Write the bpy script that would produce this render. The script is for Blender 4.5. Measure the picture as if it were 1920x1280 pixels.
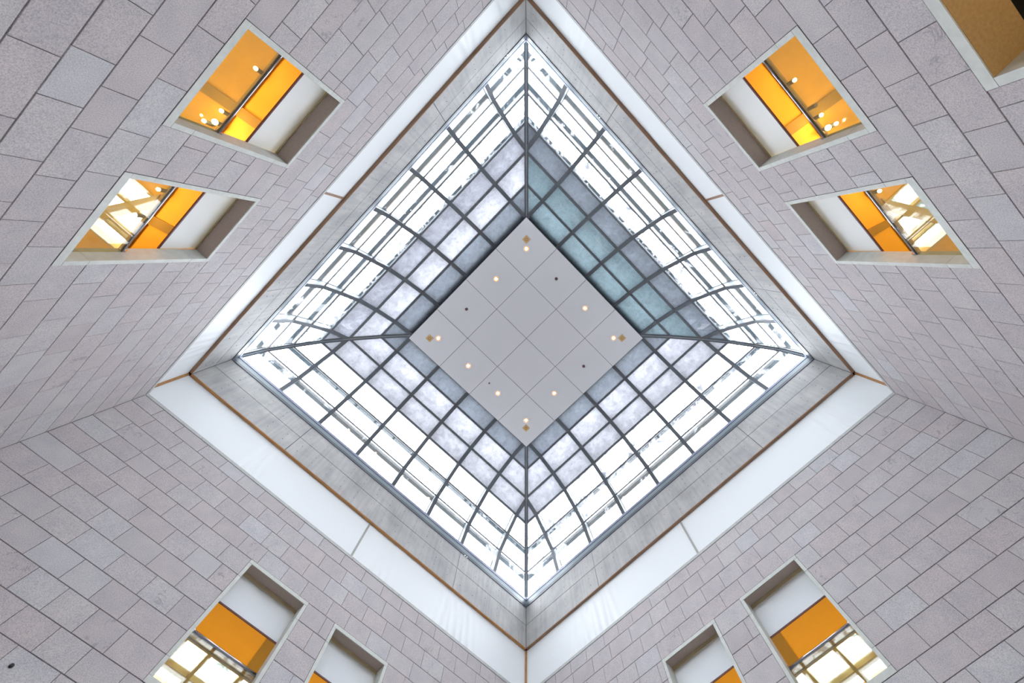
import bpy, math, random
from mathutils import Matrix, Vector
random.seed(7)
for o in list(bpy.data.objects): bpy.data.objects.remove(o)
scene = bpy.context.scene
C = scene.collection
U = 0.45            # one stone course in metres
EYE = 1.5           # camera height above the floor
A = 16.0476         # half side of the stone room, in courses

# ------------------------------------------------------------------ camera
cam = bpy.data.objects.new('camera', bpy.data.cameras.new('camera'))
C.objects.link(cam)
right = Vector((-0.70481409, 0.70925698, -0.01384352))
up = Vector((0.69517092, 0.69444106, 0.18571217))
back = Vector((0.14133116, 0.12126894, -0.98250666))
M4 = Matrix((right, up, back)).transposed().to_4x4()
M4.translation = Vector((5.88557 * U, 6.03056 * U, EYE))
cam.matrix_world = M4
cam.data.sensor_width = 36.0
FPX = 746.688
cam.data.lens = 36.0 * FPX / 1920
cam.data.shift_x = -39.44 / 1920
cam.data.shift_y = -25.79 / 1920
cam.data.clip_end = 200
scene.camera = cam

# ------------------------------------------------------------------ daylight and exposure
world = bpy.data.worlds.new('overcast sky'); scene.world = world
world.use_nodes = True
wb = world.node_tree.nodes['Background']
wb.inputs[0].default_value = (0.93, 0.965, 1.0, 1)
_nt = world.node_tree      # overcast sky: zenith about three times as bright as the horizon
_tc = _nt.nodes.new('ShaderNodeTexCoord'); _sx = _nt.nodes.new('ShaderNodeSeparateXYZ'); _nt.links.new(_tc.outputs['Generated'], _sx.inputs[0])
_mr = _nt.nodes.new('ShaderNodeMapRange'); _mr.inputs[3].default_value = 2.0; _mr.inputs[4].default_value = 6.0
_nt.links.new(_sx.outputs[2], _mr.inputs[0]); _nt.links.new(_mr.outputs[0], wb.inputs[1])
vs = scene.view_settings
vs.view_transform = 'Standard'; vs.look = 'None'; vs.gamma = 1.0
vs.use_curve_mapping = False
vs.exposure = 1.65

def area(name, loc, rot, sx, sy, power, col, spread=180):
    l = bpy.data.lights.new(name, 'AREA'); l.shape = 'RECTANGLE'; l.size = sx; l.size_y = sy
    l.energy = power; l.color = col; l.spread = math.radians(spread)
    o = bpy.data.objects.new(name, l); o.location = loc; o.rotation_euler = rot
    C.objects.link(o); return o

# ------------------------------------------------------------------ wall frames
# local X = left-to-right seen from inside, local Y = outward depth, local Z = height above the eye
WALLS = {'TL': ('upper_left', -90), 'TR': ('upper_right', 0), 'BR': ('lower_right', 90), 'BL': ('lower_left', 180)}
WORDS = {'TL': 'upper left', 'TR': 'upper right', 'BR': 'lower right', 'BL': 'lower left'}
def wmat(w, t=0, d=0, h=0):
    """t runs clockwise as seen in the view; all in courses."""
    r = Matrix.Rotation(math.radians(WALLS[w][1]), 4, 'Z')
    return r @ Matrix.Translation((-t * U, (A + d) * U, EYE + h * U)) if True else None
def inview(p, m=30):
    v = p - M4.translation
    z = -v.dot(back)
    if z <= 0: return False
    x = 960 + 39.44 + FPX * v.dot(right) / z; y = 640 - 25.79 - FPX * v.dot(up) / z
    return -m < x < 1920 + m and -m < y < 1280 + m

# ------------------------------------------------------------------ mesh helpers
class MB:
    def __init__(s): s.v = []; s.f = []
    def box(s, x0, x1, y0, y1, z0, z1):
        x0, x1 = sorted((x0, x1)); y0, y1 = sorted((y0, y1)); z0, z1 = sorted((z0, z1))
        b = len(s.v)
        s.v += [(x0, y0, z0), (x1, y0, z0), (x1, y1, z0), (x0, y1, z0), (x0, y0, z1), (x1, y0, z1), (x1, y1, z1), (x0, y1, z1)]
        s.f += [tuple(b + i for i in q) for q in ((0, 3, 2, 1), (4, 5, 6, 7), (0, 1, 5, 4), (1, 2, 6, 5), (2, 3, 7, 6), (3, 0, 4, 7))]
    def prism(s, poly, vec):
        """extrude a planar polygon (list of 3-tuples) by vec"""
        n = len(poly); b = len(s.v)
        s.v += [tuple(p) for p in poly] + [tuple(Vector(p) + Vector(vec)) for p in poly]
        s.f += [tuple(b + i for i in range(n - 1, -1, -1)), tuple(b + n + i for i in range(n))]
        s.f += [(b + i, b + (i + 1) % n, b + n + (i + 1) % n, b + n + i) for i in range(n)]
    def loft(s, rings, caps=True):
        b = len(s.v); n = len(rings[0])
        for r in rings: s.v += [tuple(p) for p in r]
        for k in range(len(rings) - 1):
            for i in range(n):
                j = (i + 1) % n
                s.f.append((b + k * n + i, b + k * n + j, b + (k + 1) * n + j, b + (k + 1) * n + i))
        if caps:
            s.f.append(tuple(b + i for i in range(n - 1, -1, -1)))
            s.f.append(tuple(b + (len(rings) - 1) * n + i for i in range(n)))
    def tube(s, p0, p1, r0, r1=None, n=16):
        r1 = r0 if r1 is None else r1
        p0 = Vector(p0); p1 = Vector(p1); d = (p1 - p0).normalized()
        a = d.orthogonal().normalized(); c = d.cross(a)
        s.loft([[p + r * (math.cos(2 * math.pi * i / n) * a + math.sin(2 * math.pi * i / n) * c) for i in range(n)]
                for p, r in ((p0, r0), (p1, r1))])
    def mesh(s, name, smooth=False, fix=True):
        m = bpy.data.meshes.new(name); m.from_pydata(s.v, [], s.f); m.update()
        if fix:
            import bmesh
            b = bmesh.new(); b.from_mesh(m); bmesh.ops.recalc_face_normals(b, faces=b.faces); b.to_mesh(m); b.free()
        if smooth:
            for p in m.polygons: p.use_smooth = True
        return m
def link(name, mesh, mat, parent=None, mw=None, loc=None):
    o = bpy.data.objects.new(name, mesh)
    if mesh is not None and mat is not None and not mesh.materials: mesh.materials.append(mat)
    C.objects.link(o)
    if parent is not None: o.parent = parent
    if mw is not None: o.matrix_world = mw
    if loc is not None: o.location = loc
    return o
def B(mb, name, mat, parent=None, mw=None, loc=None, smooth=False):
    return link(name, mb.mesh(name, smooth), mat, parent, mw, loc)
def tag(o, label=None, cat=None, group=None, kind=None):
    if label: o['label'] = label
    if cat: o['category'] = cat
    if group: o['group'] = group
    if kind: o['kind'] = kind
    return o
def empty(name, mw):
    o = bpy.data.objects.new(name, None); o.empty_display_size = .2
    C.objects.link(o); o.matrix_world = mw; return o

# ------------------------------------------------------------------ materials
def mat(name):
    m = bpy.data.materials.new(name); m.use_nodes = True
    nt = m.node_tree; nt.nodes.clear()
    out = nt.nodes.new('ShaderNodeOutputMaterial')
    return m, nt, out
def N(nt, t, **k):
    n = nt.nodes.new(t)
    for a, b in k.items():
        if a.startswith('i_'):
            key = a[2:]; n.inputs[int(key) if key.isdigit() else key.replace('_', ' ')].default_value = b
        else: setattr(n, a, b)
    return n
def ramp(nt, fac, stops):
    r = nt.nodes.new('ShaderNodeValToRGB'); e = r.color_ramp.elements
    while len(e) < len(stops): e.new(0.5)
    for x, (p, c) in zip(e, stops): x.position = p; x.color = (*c, 1) if len(c) == 3 else c
    nt.links.new(fac, r.inputs[0]); return r.outputs[0]
def simple(name, col, rough=.6, metal=0, nscale=None, namp=.12, bump=0):
    m, nt, out = mat(name)
    p = N(nt, 'ShaderNodeBsdfPrincipled', i_Roughness=rough, i_Metallic=metal); p.inputs['Base Color'].default_value = (*col, 1)
    if nscale:
        tc = N(nt, 'ShaderNodeTexCoord'); no = N(nt, 'ShaderNodeTexNoise', i_Scale=nscale, i_Detail=5.0)
        nt.links.new(tc.outputs['Object'], no.inputs['Vector'])
        c = ramp(nt, no.outputs[0], [(.3, tuple(x * (1 - namp) for x in col)), (.7, tuple(min(1, x * (1 + namp)) for x in col))])
        nt.links.new(c, p.inputs['Base Color'])
        if bump:
            b = N(nt, 'ShaderNodeBump', i_Strength=bump, i_Distance=.01); nt.links.new(no.outputs[0], b.inputs['Height']); nt.links.new(b.outputs[0], p.inputs['Normal'])
    nt.links.new(p.outputs[0], out.inputs[0]); return m

def granite():
    m, nt, out = mat('pink_grey_granite'); L = nt.links.new
    tc = N(nt, 'ShaderNodeTexCoord'); oi = N(nt, 'ShaderNodeObjectInfo'); ge = N(nt, 'ShaderNodeNewGeometry')
    r = N(nt, 'ShaderNodeMath', operation='ADD'); L(oi.outputs['Random'], r.inputs[0]); L(ge.outputs['Random Per Island'], r.inputs[1])
    fr = N(nt, 'ShaderNodeMath', operation='FRACT'); L(r.outputs[0], fr.inputs[0])
    off = N(nt, 'ShaderNodeVectorMath', operation='SCALE'); off.inputs[0].default_value = (37, 91, 53); L(fr.outputs[0], off.inputs['Scale'])
    va = N(nt, 'ShaderNodeVectorMath', operation='ADD'); L(tc.outputs['Object'], va.inputs[0]); L(off.outputs[0], va.inputs[1])
    tone = ramp(nt, fr.outputs[0], [(0, (.465, .425, .43)), (.3, (.49, .44, .44)), (.55, (.48, .445, .452)), (.8, (.50, .466, .464)), (.93, (.50, .488, .50)), (1, (.47, .418, .415))])
    sp = N(nt, 'ShaderNodeTexNoise', i_Scale=70.0, i_Detail=2.0, i_Roughness=.8); L(va.outputs[0], sp.inputs['Vector'])
    spr = ramp(nt, sp.outputs[0], [(.33, (.70, .70, .72)), (.5, (.98, .98, .98)), (.68, (1.22, 1.2, 1.18))])
    m1 = N(nt, 'ShaderNodeMixRGB', blend_type='MULTIPLY', i_0=1.0); L(tone, m1.inputs[1]); L(spr, m1.inputs[2])
    # broad clouding
    cl = N(nt, 'ShaderNodeTexNoise', i_Scale=3.0, i_Detail=4.0); L(va.outputs[0], cl.inputs['Vector'])
    clr = ramp(nt, cl.outputs[0], [(.3, (.93, .93, .95)), (.7, (1.06, 1.05, 1.04))])
    m2 = N(nt, 'ShaderNodeMixRGB', blend_type='MULTIPLY', i_0=1.0); L(m1.outputs[0], m2.inputs[1]); L(clr, m2.inputs[2])
    # veins, on a few stones only
    wv = N(nt, 'ShaderNodeTexNoise', i_Scale=2.2, i_Detail=6.0, i_Distortion=1.6); L(va.outputs[0], wv.inputs['Vector'])
    vr = ramp(nt, wv.outputs[0], [(.470, (0, 0, 0)), (.488, (1, 1, 1)), (.498, (1, 1, 1)), (.515, (0, 0, 0))])
    th = N(nt, 'ShaderNodeMath', operation='MULTIPLY', i_1=17.37); L(fr.outputs[0], th.inputs[0])
    th2 = N(nt, 'ShaderNodeMath', operation='FRACT'); L(th.outputs[0], th2.inputs[0])
    gt = N(nt, 'ShaderNodeMath', operation='GREATER_THAN', i_1=.88); L(th2.outputs[0], gt.inputs[0])
    pa = N(nt, 'ShaderNodeTexNoise', i_Scale=4.0); L(va.outputs[0], pa.inputs['Vector'])
    par = ramp(nt, pa.outputs[0], [(.48, (0, 0, 0)), (.58, (.6, .6, .6))])
    vm = N(nt, 'ShaderNodeMath', operation='MULTIPLY'); L(vr, vm.inputs[0]); L(gt.outputs[0], vm.inputs[1])
    vm2 = N(nt, 'ShaderNodeMath', operation='MULTIPLY'); L(vm.outputs[0], vm2.inputs[0]); L(par, vm2.inputs[1])
    m3 = N(nt, 'ShaderNodeMixRGB', blend_type='MIX'); L(vm2.outputs[0], m3.inputs[0]); L(m2.outputs[0], m3.inputs[1]); m3.inputs[2].default_value = (.24, .22, .235, 1)
    p = N(nt, 'ShaderNodeBsdfPrincipled', i_Roughness=.75); L(m3.outputs[0], p.inputs['Base Color'])
    L(p.outputs[0], out.inputs[0]); return m
def concrete():
    m, nt, out = mat('board_formed_concrete'); L = nt.links.new
    tc = N(nt, 'ShaderNodeTexCoord'); oi = N(nt, 'ShaderNodeObjectInfo')
    n1 = N(nt, 'ShaderNodeTexNoise', noise_dimensions='4D', i_Scale=1.3, i_Detail=7.0, i_Roughness=.6); L(tc.outputs['Object'], n1.inputs['Vector']); L(oi.outputs['Random'], n1.inputs['W'])
    c1 = ramp(nt, n1.outputs[0], [(.3, (.31, .303, .298)), (.5, (.38, .37, .36)), (.72, (.455, .44, .425))])
    mp = N(nt, 'ShaderNodeMapping'); mp.inputs['Scale'].default_value = (9, 9, .6); L(tc.outputs['Object'], mp.inputs[0])
    n2 = N(nt, 'ShaderNodeTexNoise', i_Scale=1.0, i_Detail=4.0); L(mp.outputs[0], n2.inputs['Vector'])
    c2 = ramp(nt, n2.outputs[0], [(.35, (.9, .9, .91)), (.65, (1.06, 1.06, 1.05))])
    mx = N(nt, 'ShaderNodeMixRGB', blend_type='MULTIPLY', i_0=1.0); L(c1, mx.inputs[1]); L(c2, mx.inputs[2])
    p = N(nt, 'ShaderNodeBsdfPrincipled', i_Roughness=.7); L(mx.outputs[0], p.inputs['Base Color'])
    L(p.outputs[0], out.inputs[0]); return m
def wood(name, col):
    m, nt, out = mat(name); L = nt.links.new
    tc = N(nt, 'ShaderNodeTexCoord'); mp = N(nt, 'ShaderNodeMapping'); mp.inputs['Scale'].default_value = (1.5, 20, 20); L(tc.outputs['Object'], mp.inputs[0])
    n2 = N(nt, 'ShaderNodeTexNoise', i_Scale=1.5, i_Detail=5.0); L(mp.outputs[0], n2.inputs['Vector'])
    c2 = ramp(nt, n2.outputs[0], [(.3, tuple(x * .7 for x in col)), (.7, tuple(x * 1.25 for x in col))])
    p = N(nt, 'ShaderNodeBsdfPrincipled', i_Roughness=.5); L(c2, p.inputs['Base Color']); L(p.outputs[0], out.inputs[0]); return m
def glass(name, film, density, lo=.35, hi=.65, scale=5.0, tint=(1, 1, 1), gloss=.06, stretch=(1, 1, 1)):
    """clear pane carrying a film (snow, frost, painted reflection veil) of varying density: film=colour, density=(min,max)"""
    m, nt, out = mat(name); L = nt.links.new
    tc = N(nt, 'ShaderNodeTexCoord'); mp = N(nt, 'ShaderNodeMapping'); mp.inputs['Scale'].default_value = stretch; L(tc.outputs['Object'], mp.inputs[0])
    oi = N(nt, 'ShaderNodeObjectInfo')
    no = N(nt, 'ShaderNodeTexNoise', noise_dimensions='4D', i_Scale=scale, i_Detail=6.0, i_Roughness=.65, i_Distortion=.4); L(mp.outputs[0], no.inputs['Vector'])
    w = N(nt, 'ShaderNodeMath', operation='MULTIPLY', i_1=30.0); L(oi.outputs['Random'], w.inputs[0]); L(w.outputs[0], no.inputs['W'])
    d = N(nt, 'ShaderNodeMapRange', i_1=lo, i_2=hi, i_3=density[0], i_4=density[1]); L(no.outputs[0], d.inputs[0])
    tr = N(nt, 'ShaderNodeBsdfTransparent'); tr.inputs[0].default_value = (*tint, 1)
    tl = N(nt, 'ShaderNodeBsdfTranslucent')
    n3 = N(nt, 'ShaderNodeTexNoise', noise_dimensions='4D', i_Scale=scale * 2.6, i_Detail=9.0, i_Roughness=.82, i_Distortion=.8); L(mp.outputs[0], n3.inputs['Vector']); L(w.outputs[0], n3.inputs['W'])
    L(ramp(nt, n3.outputs[0], [(.32, tuple(x * .74 for x in film)), (.5, film), (.68, tuple(min(1, x * 1.20) for x in film))]), tl.inputs[0])
    mx = N(nt, 'ShaderNodeMixShader'); L(d.outputs[0], mx.inputs[0]); L(tr.outputs[0], mx.inputs[1]); L(tl.outputs[0], mx.inputs[2])
    gl = N(nt, 'ShaderNodeBsdfGlossy', i_Roughness=.02)
    m2 = N(nt, 'ShaderNodeMixShader', i_0=gloss); L(mx.outputs[0], m2.inputs[1]); L(gl.outputs[0], m2.inputs[2])
    L(m2.outputs[0], out.inputs[0]); return m
def emit(name, col, s):
    m, nt, out = mat(name); e = N(nt, 'ShaderNodeEmission', i_Strength=s); e.inputs[0].default_value = (*col, 1)
    nt.links.new(e.outputs[0], out.inputs[0]); return m

M = {
 'granite': granite(), 'concrete': concrete(),
 'mortar': simple('dark_joint', (.12, .11, .115), .9),
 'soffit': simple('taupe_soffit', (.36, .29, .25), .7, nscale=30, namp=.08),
 'tanpaint': simple('tan_paint', (.50, .31, .12), .7, nscale=30, namp=.1),
 'tan': simple('tan_shadow', (.42, .34, .20), .6),
 'surround': simple('pale_limestone', (.56, .57, .53), .6, nscale=9, namp=.07),
 'coping': simple('coping_stone', (.45, .45, .44), .6, nscale=9, namp=.08),
 'floor': simple('floor_granite', (.74, .71, .69), .4, nscale=20),
 'fabric': simple('white_fabric', (.74, .75, .755), .55),
 'blind': None,
 'maroon': simple('dark_red_bar', (.12, .035, .03), .5),
 'wood': wood('brown_timber', (.27, .15, .085)),
 'orangewood': wood('orange_timber', (.42, .20, .07)),
 'greybatten': simple('grey_batten', (.36, .35, .32), .5),
 'steel': simple('painted_grey_steel', (.085, .093, .105), .45),
 'steeldark': simple('dark_grey_steel', (.055, .06, .07), .5),
 'alu': simple('pale_aluminium', (.22, .265, .29), .4),
 'outer': simple('outer_bar_paint', (.11, .15, .175), .45),
 'lav': simple('bluish_aluminium', (.22, .235, .33), .4),
 'curbmid': simple('teal_grey_metal', (.16, .195, .215), .4),
 'curbdark': simple('slate_metal', (.07, .08, .10), .45),
 'black': simple('black_gap', (.02, .02, .022), .6),
 'tile': simple('ceiling_tile_white', (.53, .515, .52), .8, nscale=40, namp=.02),
 'brass': simple('brass', (.48, .30, .12), .5),
 'chrome': simple('stainless', (.55, .52, .56), .18, 1.0),
 'ochre': simple('orange_paint', (.80, .36, .005), .7, nscale=3, namp=.02),
 'ochredark': simple('dark_ochre', (.34, .175, .006), .7),
 'beam': simple('timber_ochre_beam', (.52, .34, .09), .6),
 'white': simple('white_paint', (.75, .74, .72), .8),
 'galfloor': simple('gallery_floor', (.45, .36, .26), .5),
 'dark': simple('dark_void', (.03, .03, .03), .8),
 'lamp': emit('warm_lamp', (1, .80, .55), 12),
 'halo_ring': emit('lamp_halo_glow', (1, .50, .22), .36),
 'spot': emit('warm_spot', (1, .70, .36), 40),
 'dot': emit('cool_led', (.9, .95, 1), 1),
 'guard': glass('guard_glass', (.5, .5, .48), (.20, .24), tint=(.87, .94, .82), gloss=.05),  # pale film puts the veil of reflections into the glass colour
}
def blindmat():
    m, nt, out = mat('blind_fabric'); L = nt.links.new
    d = N(nt, 'ShaderNodeBsdfDiffuse'); d.inputs[0].default_value = (.93, .93, .95, 1)
    t = N(nt, 'ShaderNodeBsdfTranslucent'); t.inputs[0].default_value = (.75, .9, 1, 1)
    x = N(nt, 'ShaderNodeMixShader', i_0=.35); L(d.outputs[0], x.inputs[1]); L(t.outputs[0], x.inputs[2]); L(x.outputs[0], out.inputs[0]); return m
M['blind'] = blindmat()
PANE = {
 'teal': glass('snow_teal', (.166, .193, .206), (.95, 1.), scale=2.2, tint=(.35, .5, .55)),
 'dark': glass('snow_heavy', (.168, .177, .194), (.94, 1.), scale=2.2, tint=(.5, .6, .65)),
 'mid': glass('snow_medium', (.235, .238, .258), (.93, 1.), scale=3.0, tint=(.9, .95, 1)),
 'light': glass('snow_light', (.275, .278, .296), (.93, 1.), scale=3.0, tint=(.95, .97, 1)),
 'thin': glass('snow_patchy', (.28, .29, .31), (.0, .97), .48, .62, scale=2.4, tint=(.96, .98, 1)),
 'clear': glass('clear_glass', (.29, .30, .32), (.0, .93), .60, .72, scale=2.4, tint=(.96, .98, 1)),
}

JOINTS = {'TL': {-4: [-0.03, 1.75], -3: [-1.03, 0.74, 2.11, 3.63], -2: [-3.01, -1.45, 0.13, 1.47, 3.06], -1: [-5.55, -3.97, -2.41, -1.06, 0.49, 2.27, 4.04], 0: [-8.16, -6.37, -0.27, 5.03], 1: [-9.27, -7.51, -5.72, 0.57, 5.61, 7.04], 2: [-12.82, -11.24, -9.64, -8.07, -6.51, -0.3, 6.12], 3: [-12.22, -10.39, -7.3, -5.94, 0.57], 4: [-9.87, -8.49, -6.74, -5.35, -0.78], 5: [-9.23, -7.69, -6.14, 0.55], 6: [-8.37, -6.96, -5.58, -4.23, -1.21, 0.08, 1.64, 3.22], 7: [-9.37, -7.79, -6.39, -5.02, -3.67, 0.64, 2.26], 8: [-5.41, -1.05, 0.3]}, 'TR': {2: [-7.03, -5.48, -0.54, 6.12, 7.71, 9.29, 10.63], 1: [-6.43, 0.35, 5.36, 6.94, 8.46], 0: [-5.98, -0.51, 5.91, 7.47], 3: [-6.08, 0.35, 6.8], 4: [-6.6, -0.49, 6.04, 7.4, 9.18], 5: [-5.88, 0.38, 6.57, 9.73], -1: [-4.25, -2.9, -1.52, 0.02, 1.37, 2.72, 3.88, 5.45], -2: [-3.47, -2.13, -0.78, 0.58, 1.93], -3: [-3.05, -1.69, -0.15, 1.2], -4: [-0.53], 6: [-4.16, -2.78, -1.45, -0.08, 1.31, 2.89, 4.22, 5.8, 7.38], 7: [-3.5, -0.85, 0.71, 3.64, 5.25, 6.8, 8.35, 11.46], 8: [-1.63, 0.12, 1.77, 6.01], 9: [1.13, 9.93]}, 'BR': {9: [-9.23, -7.63, -6.27, -3.16, -0.26], 8: [-10.15, -8.41, -7.03, -5.3, -3.96, -1.19, 1.73], 7: [-10.98, -9.38, -7.83, -6.08, -4.74, -3.34, -1.99, -0.61, 0.81], 6: [-11.58, -10.0, -6.83, -5.45, -2.76, -1.45, -0.06, 1.61], 5: [-12.54, -10.78, -9.18, -7.66, -5.88], 4: [-13.13, -11.35, -9.8, -8.01, -6.62, -0.5], 3: [-13.91, -12.34, -10.6, -9.05, -7.46, -6.09], 2: [-12.92, -11.56, -10.0, -8.45, -7.08, -5.44], 1: [-12.55, -11.0, -9.24, -7.68, -5.9], 0: [-11.41, -9.63, -8.29, -6.51], -1: [-9.01, -7.52, -5.74], -2: [-8.52]}, 'BL': {3: [6.64, 8.21, 9.99, 11.35, 13.13, 14.53], 4: [7.25, 8.61, 10.36, 12.13, 13.91], 5: [6.23, 8.0, 9.64, 10.96, 12.72], 2: [6.03, 9.21, 10.99, 12.53, 14.08], 6: [-3.16, -1.58, -0.27, 1.58, 2.96, 4.5, 5.86, 9.0], 8: [-6.49, -4.9, -3.35, -1.79, 3.31, 4.75, 6.24, 7.62, 9.16, 10.95], 7: [-7.04, -5.46, -3.91, -2.35, -0.81, 0.57, 2.11, 3.71, 5.06, 6.65, 8.25, 9.78, 11.55], 9: [-7.45, -5.86, -2.77, -1.21, 2.32, 3.9, 5.45, 7.07, 8.62], 1: [5.61, 7.25, 8.63, 10.0, 11.58, 12.98], 0: [6.66, 8.04, 9.42, 10.78], -1: [7.07, 8.43, 9.82]}}

# ------------------------------------------------------------------ stone walls
SH = {'TL': .10, 'TR': -.08, 'BL': -.01, 'BR': -.02}
def openings(w):
    dh = .08 if w[0] == 'B' else 0
    s = SH[w]
    o = [(-4.88 + s, -.93 + s, 12.73 + dh, 18.94 + dh, 'win'), (.93 + s, 4.88 + s, 12.73 + dh, 18.94 + dh, 'win')]
    if w == 'TR': o.append((-4.93, -1.04, 3.0, 9.82, 'low'))
    return o
HS = [8.87, 9.82, 10.79, 11.76, 12.73, 13.77, 14.8, 15.83, 16.87, 17.91, 18.94, 20.0, 21.05, 22.09, 22.93]
HS = [8.87 - .97 * i for i in range(12, 0, -1)] + HS
HS[0] = -EYE / U
ROW0 = HS.index(12.73)
def cut(rect, holes):
    """split rectangle into cells that avoid the holes"""
    x0, x1, y0, y1 = rect
    xs = sorted({x0, x1, *[v for h in holes for v in h[:2] if x0 < v < x1]}); ys = sorted({y0, y1, *[v for h in holes for v in h[2:4] if y0 < v < y1]})
    res = []
    for j in range(len(ys) - 1):
        run = None
        for i in range(len(xs) - 1):
            cx = (xs[i] + xs[i + 1]) / 2; cy = (ys[j] + ys[j + 1]) / 2
            inside = any(h[0] < cx < h[1] and h[2] < cy < h[3] for h in holes)
            if inside:
                if run: res.append(run); run = None
            else: run = (run[0], xs[i + 1], ys[j], ys[j + 1]) if run else (xs[i], xs[i + 1], ys[j], ys[j + 1])
        if run: res.append(run)
    return res
GAP_H, GAP_V, SD = .013, .010, .05
smesh = {}
def stone_mesh(wd, ht):
    k = (round(wd, 2), round(ht, 2))
    if k not in smesh:
        mb = MB(); x = k[0] / 2 * U; z = k[1] / 2 * U
        c = .006 * U
        mb.loft([[(-x, SD * U, -z), (x, SD * U, -z), (x, SD * U, z), (-x, SD * U, z)],
                 [(-x, c, -z), (x, c, -z), (x, c, z), (-x, c, z)],
                 [(-x + c, 0, -z + c), (x - c, 0, -z + c), (x - c, 0, z - c), (-x + c, 0, z - c)]])
        me = mb.mesh('stone'); me.materials.append(M['granite']); smesh[k] = me
    return smesh[k]
walls = {}
for w in WALLS:
    rnd = random.Random(ord(w[0]) * 7 + ord(w[1]))
    ops = openings(w)
    mb = MB()
    for (a, b, c, d) in cut((-A - .6, A + .6, -EYE / U, 22.93), ops):
        mb.box(-a * U, -b * U, SD * U, .6 * U, c * U, d * U)
    wo = B(mb, 'wall_' + WALLS[w][0], M['mortar'], mw=wmat(w))
    tag(wo, f'{WORDS[w]} atrium wall clad in pinkish grey granite blocks', kind='structure')
    walls[w] = wo
    cand = []
    for r in range(len(HS) - 1):
        h0, h1 = HS[r], HS[r + 1]
        if w[0] == 'B':
            if 8 < h0 < 19.5: h0 += .08
            if 8 < h1 < 19.5: h1 += .08
        k = r - ROW0
        anchors = list(JOINTS[w].get(k, []))
        pts = [-A] + sorted(anchors) + [A]
        js = [-A]
        for a, b in zip(pts, pts[1:]):
            g = b - a
            if g > 1.95:
                n = max(1, round(g / 1.55))
                ws = [rnd.choice((1.37, 1.55, 1.76)) for _ in range(n)]
                s = sum(ws); x = a
                for q in ws[:-1]: x += q * g / s; js.append(x)
            js.append(b)
        js.append(A) if js[-1] < A - .01 else None
        for o in ops:
            if o[2] < (h0 + h1) / 2 < o[3]: js = [x for x in js if not (o[0] - .3 < x < o[0] or o[1] < x < o[1] + .3)]
        for a, b in zip(js, js[1:]):
            segs = [(a, b)]
            for o in ops:
                if o[2] < (h0 + h1) / 2 < o[3]:
                    ns = []
                    for s0, s1 in segs:
                        if s1 <= o[0] or s0 >= o[1]: ns.append((s0, s1)); continue
                        if s0 < o[0]: ns.append((s0, o[0]))
                        if s1 > o[1]: ns.append((o[1], s1))
                    segs = ns
            for s0, s1 in segs:
                if s1 - s0 < .12: continue
                cand.append((s0, s1, h0, h1))
    vis, hid = [], []
    for s in cand:
        ok = any(inview(wmat(w, t, 0, h).translation, 0) for t in (s[0], (s[0] + s[1]) / 2, s[1]) for h in (s[2], s[3]))
        (vis if ok else hid).append(s)
    vis.sort(key=lambda s: s[2])
    hid += vis[300:]; vis = vis[:300]
    print(w, 'stones', len(vis), len(hid))
    for s0, s1, h0, h1 in vis:
        wd = s1 - s0 - GAP_V * 2; ht = h1 - h0 - GAP_H * 2
        if ht < .02: continue
        link('stone', stone_mesh(wd, ht), M['granite'], wo, loc=(-(s0 + s1) / 2 * U, rnd.uniform(-.003, .003) * U, (h0 + h1) / 2 * U))
    mb = MB()
    for s0, s1, h0, h1 in hid:
        mb.box(-(s0 + GAP_V) * U, -(s1 - GAP_V) * U, 0, SD * U, (h0 + GAP_H) * U, (h1 - GAP_H) * U)
    tag(B(mb, 'stone_courses', M['granite'], wo, loc=(0, 0, 0)), kind='stuff')

# floor
mb = MB(); mb.box(-(A + .6) * U, (A + .6) * U, -(A + .6) * U, (A + .6) * U, -.2, 0)
fl = tag(B(mb, 'floor', M['floor']), 'pale stone atrium floor', kind='structure')

# small black fixing on the lower left wall
f = empty('wall_fixing', wmat('BL', 8.47, 0, 11.35))
tag(f, 'small round black fixing on the lower left stone wall near the picture corner', 'fixing')
mb = MB(); mb.tube((0, 0, 0), (0, -.03, 0), .026, .018); B(mb, 'cap', M['black'], f, smooth=False, loc=(0, 0, 0))
mb = MB(); mb.tube((0, 0, 0), (0, -.012, 0), .034, .03); B(mb, 'base_ring', M['steeldark'], f, loc=(0, 0, 0))

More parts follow.
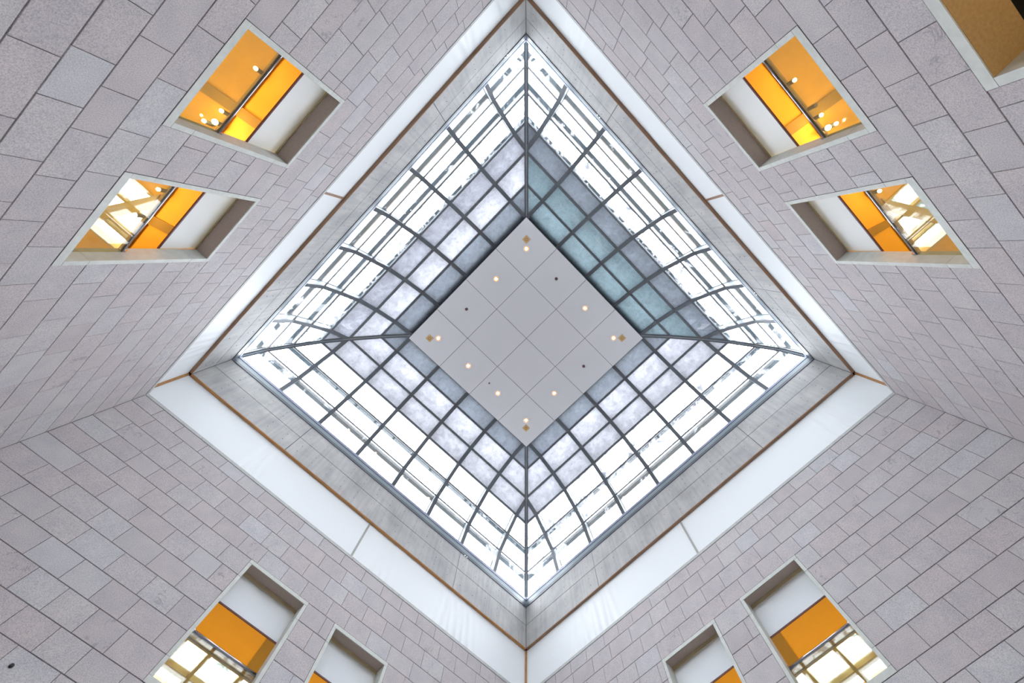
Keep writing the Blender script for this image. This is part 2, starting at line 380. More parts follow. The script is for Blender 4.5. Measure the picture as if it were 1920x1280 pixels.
# ------------------------------------------------------------------ window surrounds, blinds, guards
PLACE = {('TL', 1): 'upper opening of the upper left wall', ('TL', 0): 'lower opening of the upper left wall',
         ('TR', 0): 'upper opening of the upper right wall', ('TR', 1): 'lower opening of the upper right wall',
         ('BL', 1): 'larger opening at bottom left', ('BL', 0): 'smaller opening at bottom left',
         ('BR', 0): 'larger opening at bottom right', ('BR', 1): 'smaller opening at bottom right'}
wn = 0
for w in WALLS:
    for oi, (a, b, c, d, kind) in enumerate(openings(w)):
        wn += 1
        mw = wmat(w, (a + b) / 2, 0, c)
        hw = (b - a) / 2 * U; H = (d - c) * U
        wname = 'window_%d' % wn
        e = empty(wname, mw)
        tag(e, 'pale stone framed opening, ' + (PLACE.get((w, oi)) or 'cut by the upper right picture corner'), kind='structure')
        ft = (.2 if kind == 'win' else .26) * U; fb = .27 * U; D = (.6 if kind == 'win' else 1.09) * U; pr = -.012 * U; g = .006 * U
        def blk(nm, x0, x1, z0, z1):
            mb = MB(); mb.box(x0 + g, x1 - g, pr, D, z0 + g, z1 - g); B(mb, nm, M['surround'], e, loc=(0, 0, 0))
        # head and sill in pieces, jambs in three stones each
        blk('head_stone', -hw, hw, H - ft, H)
        blk('sill_stone', -hw, hw, 0, fb)
        zc = [fb, 1.04 * U, H - 1.04 * U, H - ft] if kind == 'win' else [fb, 2 * U, 4.5 * U, H - ft]
        for sx in (-1, 1):
            for z0, z1 in zip(zc, zc[1:]):
                x0, x1 = sorted((sx * hw, sx * (hw - ft))); blk('jamb_stone', x0, x1, z0, z1)
        mb = MB()  # tight mortar behind the joints
        q = .03 * U
        mb.box(-hw, -hw + ft - q, 0, D - q, 0, H); mb.box(hw - ft + q, hw, 0, D - q, 0, H); mb.box(-hw, hw, 0, D - q, 0, fb - q); mb.box(-hw, hw, 0, D - q, H - ft + q, H)
        B(mb, 'joint_fill', M['mortar'], e, loc=(0, 0, 0))
        if kind == 'low': continue
        mb = MB(); mb.box(-hw + ft, hw - ft, .03 * U, D, H - ft - .012 * U, H - ft - .001); B(mb, 'soffit_panel', M['soffit'], e, loc=(0, 0, 0))
        P = PLACE[(w, oi)]
        # roller blind: sheet, bottom bar, shadow strip
        zt = 18.80 - c; zb = 16.95 - c + (0.08 if w[0] == 'B' else 0)
        bl = empty('roller_blind', wmat(w, (a + b) / 2, .66, 12.73 + (.08 if w[0] == 'B' else 0)))
        tag(bl, 'white half-lowered roller blind in the ' + P, 'blind', 'roller blinds in the openings')
        mb = MB(); W2 = hw - ft + .06 * U
        nx, nz = 24, 10; 
        Z0, Z1 = zb * U, (zt + .15) * U
        rr = random.Random(wn)
        ph = rr.uniform(0, 6)
        front = [[(-W2 + 2 * W2 * i / nx, .008 * math.sin(2.2 * i / nx * 3 + ph) * (1 - j / nz) + (.03 * ((j / nz) ** 3)), Z0 + (Z1 - Z0) * j / nz) for i in range(nx + 1)] for j in range(nz + 1)]
        bidx = 0
        for dy in (0, .006):
            for row in front: mb.v += [(x, y + dy, z) for x, y, z in row]
        n1 = nx + 1; tot = n1 * (nz + 1)
        for j in range(nz):
            for i in range(nx):
                k = j * n1 + i; mb.f.append((k, k + 1, k + n1 + 1, k + n1)); k += tot; mb.f.append((k, k + n1, k + n1 + 1, k + 1))
        B(mb, 'blind_sheet', M['blind'], bl, loc=(0, 0, 0), smooth=True)
        mb = MB(); mb.box(-W2, W2, -.035, -.020, Z1 - .33 * U, Z1); B(mb, 'shadow_strip', M['tan'], bl, loc=(0, 0, 0))  # tan strip stands in for the shade on the blind's top edge
        mb = MB(); mb.box(-W2, W2, -.012, .016, Z0 - .028, Z0); B(mb, 'bottom_bar', M['maroon'], bl, loc=(0, 0, 0))
        mb = MB(); mb.tube((-W2, .05, Z1), (W2, .05, Z1), .035); B(mb, 'roller', M['white'], bl, loc=(0, 0, 0), smooth=True)
        # guard rail
        gr = empty('glass_guardrail', wmat(w, (a + b) / 2, .5, c + .27))
        tag(gr, 'glass guard with steel handrail in the ' + P, 'guardrail', 'glass guardrails in the openings')
        hi = hw - ft; zr = (15.28 - 12.73 - .27) * U
        mb = MB(); mb.box(-hi, hi, -.09 * U, -.05 * U, 0, zr - .12 * U); B(mb, 'glass_pane', M['guard'], gr, loc=(0, 0, 0))
        mb = MB(); mb.tube((-hi, 0, zr), (hi, 0, zr), .066 * U, n=20); B(mb, 'handrail', M['chrome'], gr, loc=(0, 0, 0), smooth=True)
        mb = MB(); mb.box(-hi, hi, -.10 * U, -.04 * U, zr - .12 * U, zr - .09 * U); B(mb, 'top_channel', M['steel'], gr, loc=(0, 0, 0))
        for sx in (-1, 1):
            mb = MB(); mb.tube((sx * hi, 0, zr), (sx * (hi - .02), 0, zr), .12 * U, n=20); B(mb, 'end_flange', M['chrome'], gr, loc=(0, 0, 0))

# ------------------------------------------------------------------ galleries behind the walls
HC = 20.0
def poly_slab(mb, pts, z0, z1):
    mb.prism([(-t * U, d * U, z0 * U) for t, d in pts], (0, 0, (z1 - z0) * U))
SKY = {'TL': [(-8.0, -4.81, 3.96, 8.5)], 'TR': [(4.8, 8.08, 3.96, 8.5)],
       'BL': [(-3.8, 4.1, 8.02, 12.6)], 'BR': [(-4.1, 3.8, 8.02, 12.6)]}
for w in WALLS:
    base = wmat(w)
    GW, GD = 13.0, 14.0
    mb = MB()
    for (a, b, c, d) in cut((-GW, GW, .6, GD), SKY[w]): mb.box(-a * U, -b * U, c * U, d * U, HC * U, (HC + .7) * U)
    ce = tag(B(mb, 'ceiling', M['ochre'], mw=base), f'orange painted gallery ceiling behind the {WORDS[w]} wall', kind='structure')
    mb = MB(); mb.box(-GW * U, GW * U, .6 * U, GD * U, 12.3 * U, 12.7 * U)
    tag(B(mb, 'floor', M['galfloor'], mw=base), f'gallery floor behind the {WORDS[w]} wall', kind='structure')
    mb = MB(); mb.box(-GW * U, GW * U, GD * U, (GD + .4) * U, 12.3 * U, (HC + .7) * U)
    mb.box(-GW * U, (-GW - .4) * U, .6 * U, (GD + .4) * U, 12.3 * U, (HC + .7) * U); mb.box(GW * U, (GW + .4) * U, .6 * U, (GD + .4) * U, 12.3 * U, (HC + .7) * U)
    tag(B(mb, 'wall_back', M['white'], mw=base), f'gallery back wall behind the {WORDS[w]} wall', kind='structure')
    # light slot or track running under the ceiling
    d0, d1 = (3.62, 3.90) if w[0] == 'T' else (7.5, 7.95)
    tr = empty('light_track', wmat(w, 0, (d0 + d1) / 2, HC))
    tag(tr, f'dark ochre lighting track along the gallery ceiling seen through the {WORDS[w]} wall', 'light track')
    mb = MB(); mb.box(-(GW - .1) * U, (GW - .1) * U, -(d1 - d0) / 2 * U, (d1 - d0) / 2 * U, -.10 * U, -.01 * U); B(mb, 'track_body', M['ochredark'], tr, loc=(0, 0, 0))
    mb = MB(); mb.box(-(GW - .1) * U, (GW - .1) * U, -.04 * U, .04 * U, -.13 * U, -.10 * U); B(mb, 'track_slot', M['steeldark'], tr, loc=(0, 0, 0))
    # skewed dark stripes on the ceiling, built as shallow slabs
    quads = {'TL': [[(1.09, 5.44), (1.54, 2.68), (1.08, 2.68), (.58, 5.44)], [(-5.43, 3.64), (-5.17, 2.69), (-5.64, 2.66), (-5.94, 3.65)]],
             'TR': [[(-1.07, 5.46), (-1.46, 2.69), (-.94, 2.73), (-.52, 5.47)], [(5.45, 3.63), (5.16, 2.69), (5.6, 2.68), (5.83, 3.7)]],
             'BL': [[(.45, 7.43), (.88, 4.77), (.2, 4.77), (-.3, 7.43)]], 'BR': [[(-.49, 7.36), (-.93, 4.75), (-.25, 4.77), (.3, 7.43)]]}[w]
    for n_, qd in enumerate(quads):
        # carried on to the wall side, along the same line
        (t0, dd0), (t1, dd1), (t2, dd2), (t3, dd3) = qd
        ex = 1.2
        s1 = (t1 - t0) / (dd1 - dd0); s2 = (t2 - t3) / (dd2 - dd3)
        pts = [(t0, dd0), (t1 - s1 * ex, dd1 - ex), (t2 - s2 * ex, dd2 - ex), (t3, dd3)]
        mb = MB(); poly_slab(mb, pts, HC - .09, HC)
        rb = B(mb, 'ceiling_stripe', M['ochredark'], mw=base)
        tag(rb, 'dark stripe on the orange ceiling in the ' + PLACE[(w, {'TL': (1, 0), 'TR': (0, 1), 'BL': (1, 1), 'BR': (0, 0)}[w][n_])], 'ceiling rib')  # category covers the dark stripes built as slabs
    # roof light
    a, b, c, d = SKY[w][0]
    gs = empty('gallery_skylight', wmat(w, (a + b) / 2, (c + d) / 2, HC))
    tag(gs, f'ochre framed roof light in the gallery ceiling, seen through the {WORDS[w]} wall', 'skylight', 'gallery roof lights')
    ct, cd = (a + b) / 2, (c + d) / 2
    def bar(nm, t0, t1, q0, q1, z0, z1, m):
        mb = MB(); mb.box(-(t0 - ct) * U, -(t1 - ct) * U, (q0 - cd) * U, (q1 - cd) * U, z0 * U, z1 * U); return B(mb, nm, m, gs, loc=(0, 0, 0))
    if w[0] == 'T':
        sg = 1 if w == 'TR' else -1
        for m0, m1 in ((5.82, 5.93), (6.93, 7.12), (7.29, 7.35)):
            bar('mullion', *sorted((sg * m0, sg * m1)), c, d, .02, .3, M['beam'])
        sp = sorted([abs(a), 5.875, 7.02, 7.32, abs(b)])
        for s0, s1 in zip(sorted(sp), sorted(sp)[1:]): bar('pane', *sorted((sg * s0, sg * s1)), c, d, .34, .36, PANE['thin'])
        p = [(4.39, 3.98), (6.7, 5.48), (9.8, 7.5), (10.6, 7.4), (7.47, 5.36), (5.35, 3.98)]
        mb = MB(); mb.prism([(-(sg * t - ct) * U, (q - cd) * U, -.12 * U) for t, q in p], (0, 0, .10 * U)); B(mb, 'diagonal_brace', M['beam'], gs, loc=(0, 0, 0))
        mb = MB()
    else:
        sg = 1 if w == 'BL' else -1
        for m0, m1 in ((2.38, 2.64), (0.02, .34), (-2.2, -1.95)):
            bar('mullion', *sorted((sg * m0, sg * m1)), c, d, -.02, .3, M['beam'])
        bar('transom', a, b, 10.28, 10.68, -.04, .28, M['beam'])
        ts = [-4.1, -2.08, .18, 2.51, 4.1] if sg == 1 else [-4.1, -2.51, -.18, 2.08, 4.1]
        for s0, s1 in zip(ts, ts[1:]):
            for q0, q1 in ((c, 10.48), (10.48, d)): bar('pane', max(s0, a), min(s1, b), q0, q1, .34, .36, PANE['thin'])
    mb = MB()
    for (t0, t1, q0, q1) in ((a - .12, a, c, d), (b, b + .12, c, d), (a - .12, b + .12, c - .03, c), (a - .12, b + .12, d, d + .12)):
        mb.box(-(t0 - ct) * U, -(t1 - ct) * U, (q0 - cd) * U, (q1 - cd) * U, -.05 * U, 0)
    B(mb, 'frame', M['beam'], gs, loc=(0, 0, 0))
    # gallery fill added out of view to brighten the orange ceiling
    yaw = math.radians(WALLS[w][1])
    pos = wmat(w, 0, 7.0, 12.9).translation
    area('gallery fill', pos, (math.pi, 0, yaw), 20 * U, 3 * U, 62 if w[0] == 'T' else 28, (1, .86, .62), 150)

# track spotlights under the track
SP = {'TL': [(3.2, 3.75, 'hanging midway in upper opening'), (.77, 3.75, 'second from the lower end, upper opening'), (.2, 3.67, 'brightest, by the handrail end, upper opening'), (-.11, 4.04, 'small, set back, lower corner of upper opening'), (-3.94, 3.74, 'near the handrail top in lower opening'), (-5.63, 3.83, 'by the middle of the handrail in lower opening')],
      'TR': [(-2.83, 3.75, 'hanging midway in upper opening'), (-.83, 3.73, 'second from the lower end, upper opening'), (-.19, 3.62, 'brightest, by the handrail end, upper opening'), (-.06, 4.0, 'small, set back, lower corner of upper opening'), (-1.33, 3.83, 'unlit, in upper opening'), (3.75, 3.69, 'near the handrail top in lower opening')]}
for w in SP:
    for t, d, txt in SP[w]:
        e = empty('track_spotlight', wmat(w, t, d, 19.3))
        lit = 'unlit' not in txt
        tag(e, ('lit' if lit else 'dark') + f' spotlight {txt}, {WORDS[w]} wall', 'spotlight', 'track spotlights in the galleries')
        mb = MB(); mb.tube((0, 0, 0.02), (0, -.02, .2), .045, .04); B(mb, 'lamp_body', M['steeldark'], e, loc=(0, 0, 0), smooth=False)
        mb = MB(); mb.tube((0, -.01, .15), (0, -.03, .58 * U), .012, n=8); B(mb, 'stem', M['steeldark'], e, loc=(0, 0, 0))
        if lit:
            r = .055 if 'bright' in txt else .036
            mb = MB()
            rings = [[(r * math.sin(a1) * math.cos(b1), r * math.sin(a1) * math.sin(b1), -r * math.cos(a1)) for b1 in [2 * math.pi * i / 12 for i in range(12)]] for a1 in (.2, .7, 1.2, 1.7, 2.2)]
            mb.loft(rings); B(mb, 'bulb', M['spot'], e, loc=(0, 0, 0), smooth=True)
            sl = bpy.data.lights.new('spotlight glow', 'POINT'); sl.energy = 5 if 'bright' in txt else 2.2; sl.color = (1, .68, .36); sl.shadow_soft_size = .05
            so = bpy.data.objects.new('spotlight glow', sl); C.objects.link(so); so.parent = e; so.location = (0, -.02, -.12)

# lower gallery behind the third opening of the upper right wall
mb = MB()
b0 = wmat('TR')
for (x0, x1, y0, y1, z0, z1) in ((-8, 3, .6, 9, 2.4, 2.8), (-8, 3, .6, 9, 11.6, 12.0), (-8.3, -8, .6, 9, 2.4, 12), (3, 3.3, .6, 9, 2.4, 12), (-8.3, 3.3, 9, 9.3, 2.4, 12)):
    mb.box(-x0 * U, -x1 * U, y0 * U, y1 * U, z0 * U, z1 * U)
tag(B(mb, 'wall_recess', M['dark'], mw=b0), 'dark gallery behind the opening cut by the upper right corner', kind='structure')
mb = MB(); mb.box(4.73 * U, 1.24 * U, 0.02 * U, 1.09 * U, 9.555 * U, 9.57 * U)
tag(B(mb, 'trim_soffit', M['tanpaint'], mw=b0), 'ochre soffit of the opening cut by the upper right corner', kind='structure')
pl = bpy.data.lights.new('lower gallery lamp', 'POINT'); pl.energy = 13; pl.color = (1, .7, .35); pl.shadow_soft_size = .15
po = bpy.data.objects.new('lower gallery lamp', pl); po.matrix_world = wmat('TR', -3.8, 2.4, 6.0); C.objects.link(po)

# ------------------------------------------------------------------ coping, fabric band, timber trim, concrete
DC, DF = .4774, .70
for n_, w in enumerate(WALLS):
    base = wmat(w)
    cp = tag(empty('trim_%d' % (n_ + 1), wmat(w, 0, 0, 22.93)), f'pale coping on top of the {WORDS[w]} stone wall', kind='structure')
    nseg = 8
    for k in range(nseg):
        t0 = -A + 2 * A * k / nseg; t1 = -A + 2 * A * (k + 1) / nseg
        mb = MB(); mb.box(-(t0 + .008) * U, -(t1 - .008) * U, -.02 * U, (.95) * U, .01 * U, .2 * U); B(mb, 'coping_stone', M['coping'], cp, loc=(0, 0, 0))
    # concrete upstand
    mb = MB(); X = (A + 1.6) * U
    mb.box(-X, X, (DC + .05) * U, 1.6 * U, 27.25 * U, 31.0 * U)
    mb.box(-X, X, 1.0 * U, 1.6 * U, 22.9 * U, 27.25 * U)
    cw = tag(B(mb, 'wall_concrete_' + WALLS[w][0], M['black'], mw=base), f'{WORDS[w]} band of bare concrete under the skylight', kind='structure')
    hc = A + DC
    for (t0, t1) in ((-hc, -8.35), (-8.35, 8.35), (8.35, hc)):
        for (h0, h1) in ((27.15, 29.17), (29.17, 30.95)):
            g = .02
            mb = MB(); mb.box(-(t0 + g) * U, -(t1 - g) * U, DC * U, (DC + .06) * U, (h0 + g) * U, (h1 - g) * U)
            B(mb, 'concrete_panel', M['concrete'], cw, loc=(0, 0, 0))
    mb = MB()
    t = -15.9
    while t < 16:
        for h in (27.85, 28.55, 29.75, 30.35):
            mb.tube((-(t + random.uniform(-.05, .05)) * U, DC * U + .002, h * U), (-t * U, DC * U - .003, h * U), .011, .010, 6)
        t += 1.39
    tag(B(mb, 'tie_holes', M['steeldark'], cw, loc=(0, 0, 0)), kind='stuff')
    # timber trim under the concrete
    tm = 'wood' if w != 'BL' else 'orangewood'
    mb = MB(); e2 = A + DF
    mb.box(-(A + DC) * U, (A + DC) * U, DC * U + .001, (DF + .1) * U, 27.10 * U, 27.16 * U)
    tag(B(mb, 'trim_%d' % (n_ + 5), M[tm], mw=base), f'brown timber strip below the {WORDS[w]} concrete band', kind='structure')
    # fabric, two stretched panels
    for side in (-1, 1):
        t0, t1 = (-e2 + .06, -.07) if side < 0 else (.07, e2 - .06)
        nx, nz = 150, 14
        mb = MB(); rr = random.Random(n_ * 2 + side)
        cs = {('TL', -1): [-13.5], ('TL', 1): [12.0, 15.0], ('TR', -1): [-12.5], ('TR', 1): [12.5, 13.5], ('BL', -1): [-10.0, -8.6, -2.2], ('BL', 1): [9.0], ('BR', -1): [-13.0], ('BR', 1): [9.4, 8.2, 10.8]}[(w, side)]
        for yy in (0, .01):
            for j in range(nz + 1):
                for i in range(nx + 1):
                    t = t0 + (t1 - t0) * i / nx; h = 22.95 + (27.12 - 22.95) * j / nz; v = j / nz
                    y = 0
                    for c_ in cs:
                        dx = t - c_ - (1 - v) * .9 * (1 if t > c_ else -1) * .4
                        y += .026 * (1 - v ** 5) * math.exp(-(dx / 1.1) ** 2) * math.sin(dx * 9 + c_ + (1 - v) * 1.5) * (.35 + .65 * abs(v - .5) * 2)
                    y += .004 * math.sin(t * 1.7 + n_) * math.sin(v * 3)
                    mb.v.append((-t * U, y + yy, (h - 22.93) * U))
        n1 = nx + 1; tot = n1 * (nz + 1)
        for j in range(nz):
            for i in range(nx):
                k = j * n1 + i; mb.f.append((k, k + n1, k + n1 + 1, k + 1)); k += tot; mb.f.append((k, k + 1, k + n1 + 1, k + n1))
        which = {('TL', -1): 'left', ('TL', 1): 'right', ('TR', -1): 'left', ('TR', 1): 'right', ('BR', -1): 'right', ('BR', 1): 'left', ('BL', -1): 'right', ('BL', 1): 'left'}[(w, side)]
        fo = B(mb, 'fabric_panel', M['fabric'], mw=wmat(w, 0, DF, 22.93), smooth=True)
        tag(fo, f'white stretched fabric panel, {which} one of the pair above the {WORDS[w]} wall', 'fabric panel', 'white fabric panels under the concrete')
    mb = MB(); mb.box(-.07 * U, .07 * U, (DF - .04) * U, (DF + .1) * U, 23.1 * U, 27.1 * U)
    tag(B(mb, 'trim_%d' % (n_ + 9), M['wood' if w[0] == 'T' else 'greybatten'], mw=base), f'upright batten between the two {WORDS[w]} fabric panels', kind='structure')
    mb = MB(); t = e2 - .02; mb.box(-(t - .12) * U, -(t + .1) * U, (DF - .12) * U, (DF + .1) * U, 23.1 * U, 27.1 * U)
    tag(B(mb, 'trim_%d' % (n_ + 13), M['orangewood'], mw=base), f'corner batten at the clockwise end of the {WORDS[w]} fabric', kind='structure')

# ------------------------------------------------------------------ the big skylight
PROF = [(16.56, 31.98), (16.01, 34.16), (15.05, 35.67), (13.85, 37.38), (12.31, 38.59), (10.43, 39.67), (8.42, 40.25)]
sky = empty('skylight', Matrix.Translation((0, 0, EYE + 30.92 * U)))
tag(sky, 'large square vaulted glass skylight with curved grey steel ribs', 'skylight')
def sloc(w): return Matrix.Rotation(math.radians(WALLS[w][1]), 4, 'Z')
ZB = 30.92
def spart(mb, nm, m, w=None, ang=None, smooth=False):
    o = B(mb, nm, m, sky, smooth=smooth)
    o.matrix_local = sloc(w) if w else Matrix.Rotation(math.radians(ang or 0), 4, 'Z')
    return o
def normals(P):
    out = []
    for i in range(len(P)):
        a = Vector(P[max(0, i - 1)]); b = Vector(P[min(len(P) - 1, i + 1)])
        d = (b - a).normalized(); out.append(Vector((-d.y, d.x)) if False else Vector((d.y, -d.x)))
    return out
def outn(P):
    r = normals(P)
    return [n if (n.x > 0 or n.y > 0) and n.y >= -1e-6 else -n for n in r]
def ribmesh(P, t, wid, o0, o1):
    NN = outn(P); rings = []
    for (s, z), n in zip(P, NN):
        r = []
        for x, o in ((t - wid / 2, o0), (t + wid / 2, o0), (t + wid / 2, o1), (t - wid / 2, o1)):
            r.append((-x * U, (s + n.x * o) * U, (z + n.y * o - ZB) * U))
        rings.append(r)
    mb = MB(); mb.loft(rings); return mb
def clipP(smin):
    """profile from the base up to half side smin"""
    P = [PROF[0]]
    for (s0, z0), (s1, z1) in zip(PROF, PROF[1:]):
        if s1 >= smin: P.append((s1, z1))
        else:
            f = (s0 - smin) / (s0 - s1); P.append((smin, z0 + (z1 - z0) * f)); break
    return P
BAY = 16.56 / 4
for w in WALLS:
    for k in range(-3, 4):
        t = k * BAY
        P = clipP(max(abs(t), 8.42) if abs(k) == 3 else 8.42)
        rib = spart(ribmesh(P, t, .36, -.04, .10), 'rib', M['steel'], w)
        for nm, wd, a, b, m in (('rib_web', .10, .10, .78, 'alu'), ('outer_flange', .20, .78, .86, 'outer')):
            ww = B(ribmesh(P, t, wd, a, b), nm, M[m], rib); ww.matrix_local = Matrix.Identity(4)
    for i, (s, z) in enumerate(PROF[1:6]):
        wd, dp = [(.11, .10), (.14, .12), (.20, .20), (.20, .22), (.20, .22)][i]
        # mitred purlin
        Pn = outn(PROF)[i + 1]; tg = Vector((Pn.y, -Pn.x))
        cs = [(s + tg.x * e * wd / 2 + Pn.x * o, z + tg.y * e * wd / 2 + Pn.y * o) for e, o in ((-1, 0), (1, 0), (1, dp), (-1, dp))]
        mb = MB(); mb.loft([[(-q * cs_[0] * U, cs_[0] * U, (cs_[1] - ZB) * U) for cs_ in cs] for q in (-1, 1)])
        spart(mb, 'purlin', M['steel'], w)
    # outer bars of the second skin
    for (s, z, wd) in ((23.8, 34.5, .26), (22.2, 36.2, .26), (20.3, 38.4, .28), (17.9, 39.6, .2)):
        s /= math.sqrt(2)
        mb = MB(); mb.loft([[(-q * (s + a) * U, (s + a) * U, (z + b - ZB) * U) for a, b in ((-wd / 2, 0.05), (wd / 2, -.1), (wd / 2, .12), (-wd / 2, .27))] for q in (-1, 1)])
        spart(mb, 'outer_bar', M['outer'], w)
        mb = MB(); mb.loft([[(-q * (s + a) * U, (s + a) * U, (z + b - ZB) * U) for a, b in ((-wd / 2 - .08, -.02), (-wd / 2, 0.0), (-wd / 2, .3), (-wd / 2 - .08, .3))] for q in (-1, 1)])
        spart(mb, 'outer_bar_lip', M['steel'], w)
    # panes
    kinds = {'TL': ['clear', 'clear', 'thin', 'mid', 'light', 'dark'], 'TR': ['clear', 'clear', 'thin', 'dark', 'teal', 'teal'],
             'BL': ['clear', 'clear', 'clear', 'light', 'light', 'dark'], 'BR': ['clear', 'thin', 'thin', 'light', 'light', 'dark']}[w]
    for i in range(6):
        (s0, z0), (s1, z1) = PROF[i], PROF[i + 1]
        d = Vector((s1 - s0, z1 - z0)).normalized(); n = Vector((d.y, -d.x)); n = n if n.y > 0 or n.x > 0 else -n
        if n.x < 0: n = -n
        for b in range(-4, 4):
            ta, tb = b * BAY + .03, (b + 1) * BAY - .03
            poly = [(ta, 0), (tb, 0), (tb, 1), (ta, 1)]
            for sg in (1, -1):      # clip by |t| <= half side
                res = []
                f = lambda p: (s0 + (s1 - s0) * p[1] - .03) - sg * p[0]
                for p, q in zip(poly, poly[1:] + poly[:1]):
                    fp, fq = f(p), f(q)
                    if fp >= 0: res.append(p)
                    if fp * fq < 0:
                        u = fp / (fp - fq); res.append((p[0] + (q[0] - p[0]) * u, p[1] + (q[1] - p[1]) * u))
                poly = res
                if len(poly) < 3: break
            if len(poly) < 3: continue
            pts = [(-t * U, (s0 + (s1 - s0) * u + n.x * .12) * U, (z0 + (z1 - z0) * u + n.y * .12 - ZB) * U) for t, u in poly]
            mb = MB(); mb.prism(pts, (0, n.x * .02, n.y * .02))
            kk = kinds[i]
            spart(mb, 'pane', PANE[kk], w)
    # curb
    for (nm, z0, z1, pr, m) in (('curb_flashing', 30.92, 31.18, .05, 'curbdark'), ('curb_plate', 31.18, 31.60, .02, 'curbmid'), ('curb_gap', 31.60, 31.67, -.03, 'black'), ('curb_sill', 31.67, 31.93, .03, 'lav')):
        s0 = 16.52 - pr; s1 = 17.3
        mb = MB(); mb.loft([[(-q * s * U, s * U, (z - ZB) * U) for s, z in ((s0, z0), (s1, z0), (s1, z1), (s0, z1))] for q in (-1, 1)])
        spart(mb, nm, M[m], w)
for k, ang in enumerate((-45, 45, 135, -135)):
    P = [(s * math.sqrt(2), z) for s, z in PROF]
    rib = spart(ribmesh(P, 0, .36, -.06, .12), 'hip_rib', M['steel'], ang=ang)
    for nm, t_, wd, a, b, m in (('hip_seam', 0, .07, -.09, -.06, 'alu'), ('hip_web', 0, .10, .12, .8, 'alu'), ('hip_flange', 0, .22, .8, .88, 'outer')):
        ww = B(ribmesh(P, t_, wd, a, b), nm, M[m], rib); ww.matrix_local = Matrix.Identity(4)
for w, t in (('BL', -8.94), ('TR', 8.96), ('TR', -9.09), ('TL', 14.49)):
    for dx in (-.12, .12):
        mb = MB(); mb.tube((-(t + dx) * U, 16.45 * U, .0), (-(t + dx) * U, 16.45 * U, -.02), .014, n=10); spart(mb, 'marker_light', M['dot'], w)

# ------------------------------------------------------------------ central ceiling panel
PS = 11.714 / math.sqrt(2); ZP = 38.93
mb = MB(); mb.box(-PS * U, PS * U, -PS * U, PS * U, .06 * U, 1.2 * U); mb.box(-8.4 * U, 8.4 * U, -8.4 * U, 8.4 * U, 1.2 * U, 1.6 * U); mb.box(-8.95 * U, 8.95 * U, -8.95 * U, 8.95 * U, 1.62 * U, 1.8 * U)
cp = tag(B(mb, 'ceiling', M['steeldark'], mw=Matrix.Translation((0, 0, EYE + ZP * U))), 'flat white square ceiling panel hanging in the middle of the skylight', kind='structure')
TW = PS * 2 / 4
mb = MB(); mb.box(-TW / 2 * U + .009, TW / 2 * U - .009, -TW / 2 * U + .009, TW / 2 * U - .009, 0, .07 * U); tm_ = mb.mesh('ceiling_tile')
for i in range(4):
    for j in range(4): link('ceiling_tile', tm_, M['tile'], cp, loc=((-1.5 + i) * TW * U, (-1.5 + j) * TW * U, 0))
def fixture(name, x, y): return empty(name, Matrix.Translation((x * U, y * U, EYE + ZP * U)))
LAMPS = [(6.2, 6.2, 'topmost, beside the top brass plate'), (6.24, 2.08, 'on the upper left edge, one tile from the top'), (-1.96, 6.24, 'upper right edge, one tile from right corner'),
         (6.2, -6.2, 'leftmost, beside the left brass plate'), (-6.16, 6.2, 'rightmost, beside the right brass plate'), (2.13, -6.17, 'lower left edge, one tile from left corner'),
         (-2.01, -6.14, 'on the lower left edge, one tile from the bottom'), (-6.11, -2.06, 'on the lower right edge, one tile from the bottom'), (-6.15, -6.19, 'bottommost, beside the bottom brass plate')]
def ring(r0, r1, z0, z1, n=24):
    mb = MB(); 
    P = [(r0, z0), (r1, z0), (r1, z1), (r0, z1)]
    rings = [[(r * math.cos(2 * math.pi * k / n), r * math.sin(2 * math.pi * k / n), z) for r, z in P] for k in range(n + 1)]
    mb.loft(rings, caps=False); return mb
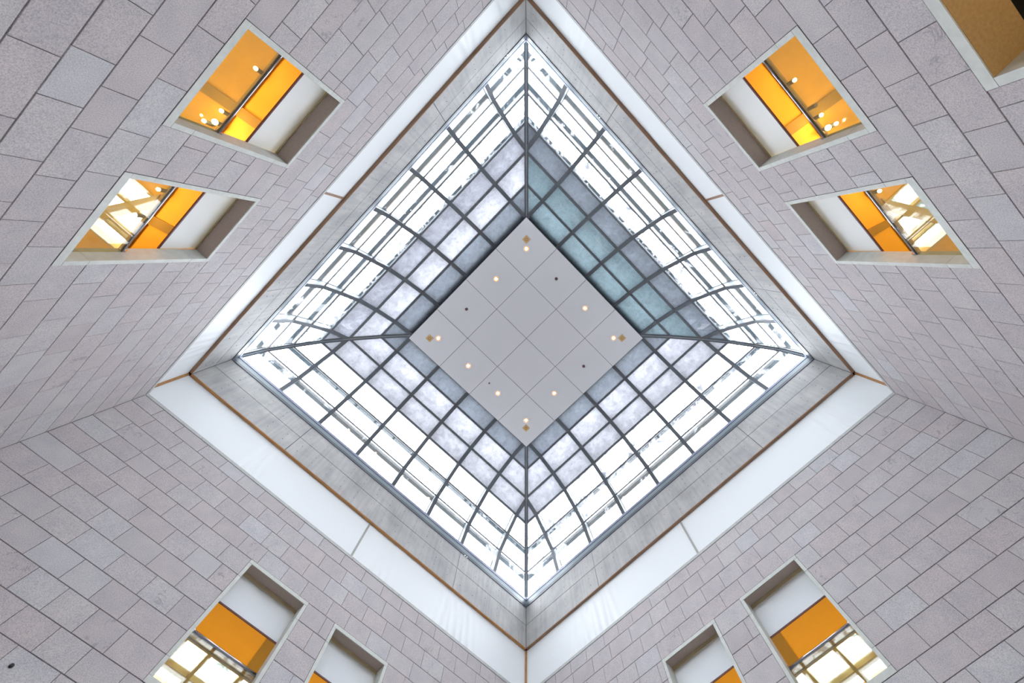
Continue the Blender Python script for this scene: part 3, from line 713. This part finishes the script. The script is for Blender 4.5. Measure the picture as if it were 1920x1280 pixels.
for x, y, txt in LAMPS:
    e = fixture('downlight', x, y); tag(e, 'lit downlight in the ceiling panel, ' + txt, 'downlight', 'lit downlights in the ceiling panel')
    B(ring(.118, .132, -.012, 0), 'trim_ring', M['white'], e, loc=(0, 0, 0))
    B(ring(.062, .118, -.004, 0), 'halo_ring', M['halo_ring'], e, loc=(0, 0, 0))  # ring glows to imitate the warm halo around the lamp
    mb = MB(); mb.tube((0, 0, -.006), (0, 0, 0), .062, n=24); B(mb, 'lens', M['lamp'], e, loc=(0, 0, 0))
for x, y, txt in ((6.82, 6.82, 'top'), (6.81, -6.81, 'left'), (-6.77, 6.8, 'right'), (-6.76, -6.8, 'bottom')):
    e = fixture('brass_plate_fixture', x, y); tag(e, f'square brass plate with a round centre at the {txt} corner of the ceiling panel', 'ceiling fixture', 'brass plates on the ceiling panel')
    mb = MB(); mb.box(-.13, .13, -.13, .13, -.012, 0); B(mb, 'plate', M['brass'], e, loc=(0, 0, 0))
    B(ring(.045, .065, -.02, -.012), 'ring', M['wood'], e, loc=(0, 0, 0))
    mb = MB(); mb.tube((0, 0, -.018), (0, 0, -.012), .03, n=16); B(mb, 'centre', M['brass'], e, loc=(0, 0, 0))
for x, y, txt in ((2.12, 6.24, 'upper right'), (6.23, -2.1, 'upper left'), (-6.17, 2.06, 'lower right')):
    e = fixture('unlit_downlight', x, y); tag(e, f'small dark unlit downlight near the {txt} edge of the ceiling panel', 'downlight', 'unlit downlights in the ceiling panel')
    B(ring(.05, .068, -.012, 0), 'trim_ring', M['steeldark'], e, loc=(0, 0, 0))
    mb = MB(); mb.tube((0, 0, -.006), (0, 0, 0), .05, n=16); B(mb, 'baffle', M['maroon'], e, loc=(0, 0, 0))
e = fixture('sprinkler_head', -.63, -5.98); tag(e, 'tiny dark sprinkler head on the lower left part of the ceiling panel', 'sprinkler')
mb = MB(); mb.tube((0, 0, -.05), (0, 0, 0), .015, .03, n=12); B(mb, 'body', M['steeldark'], e, loc=(0, 0, 0))
mb = MB(); mb.tube((0, 0, -.055), (0, 0, -.05), .035, n=12); B(mb, 'deflector', M['steeldark'], e, loc=(0, 0, 0))
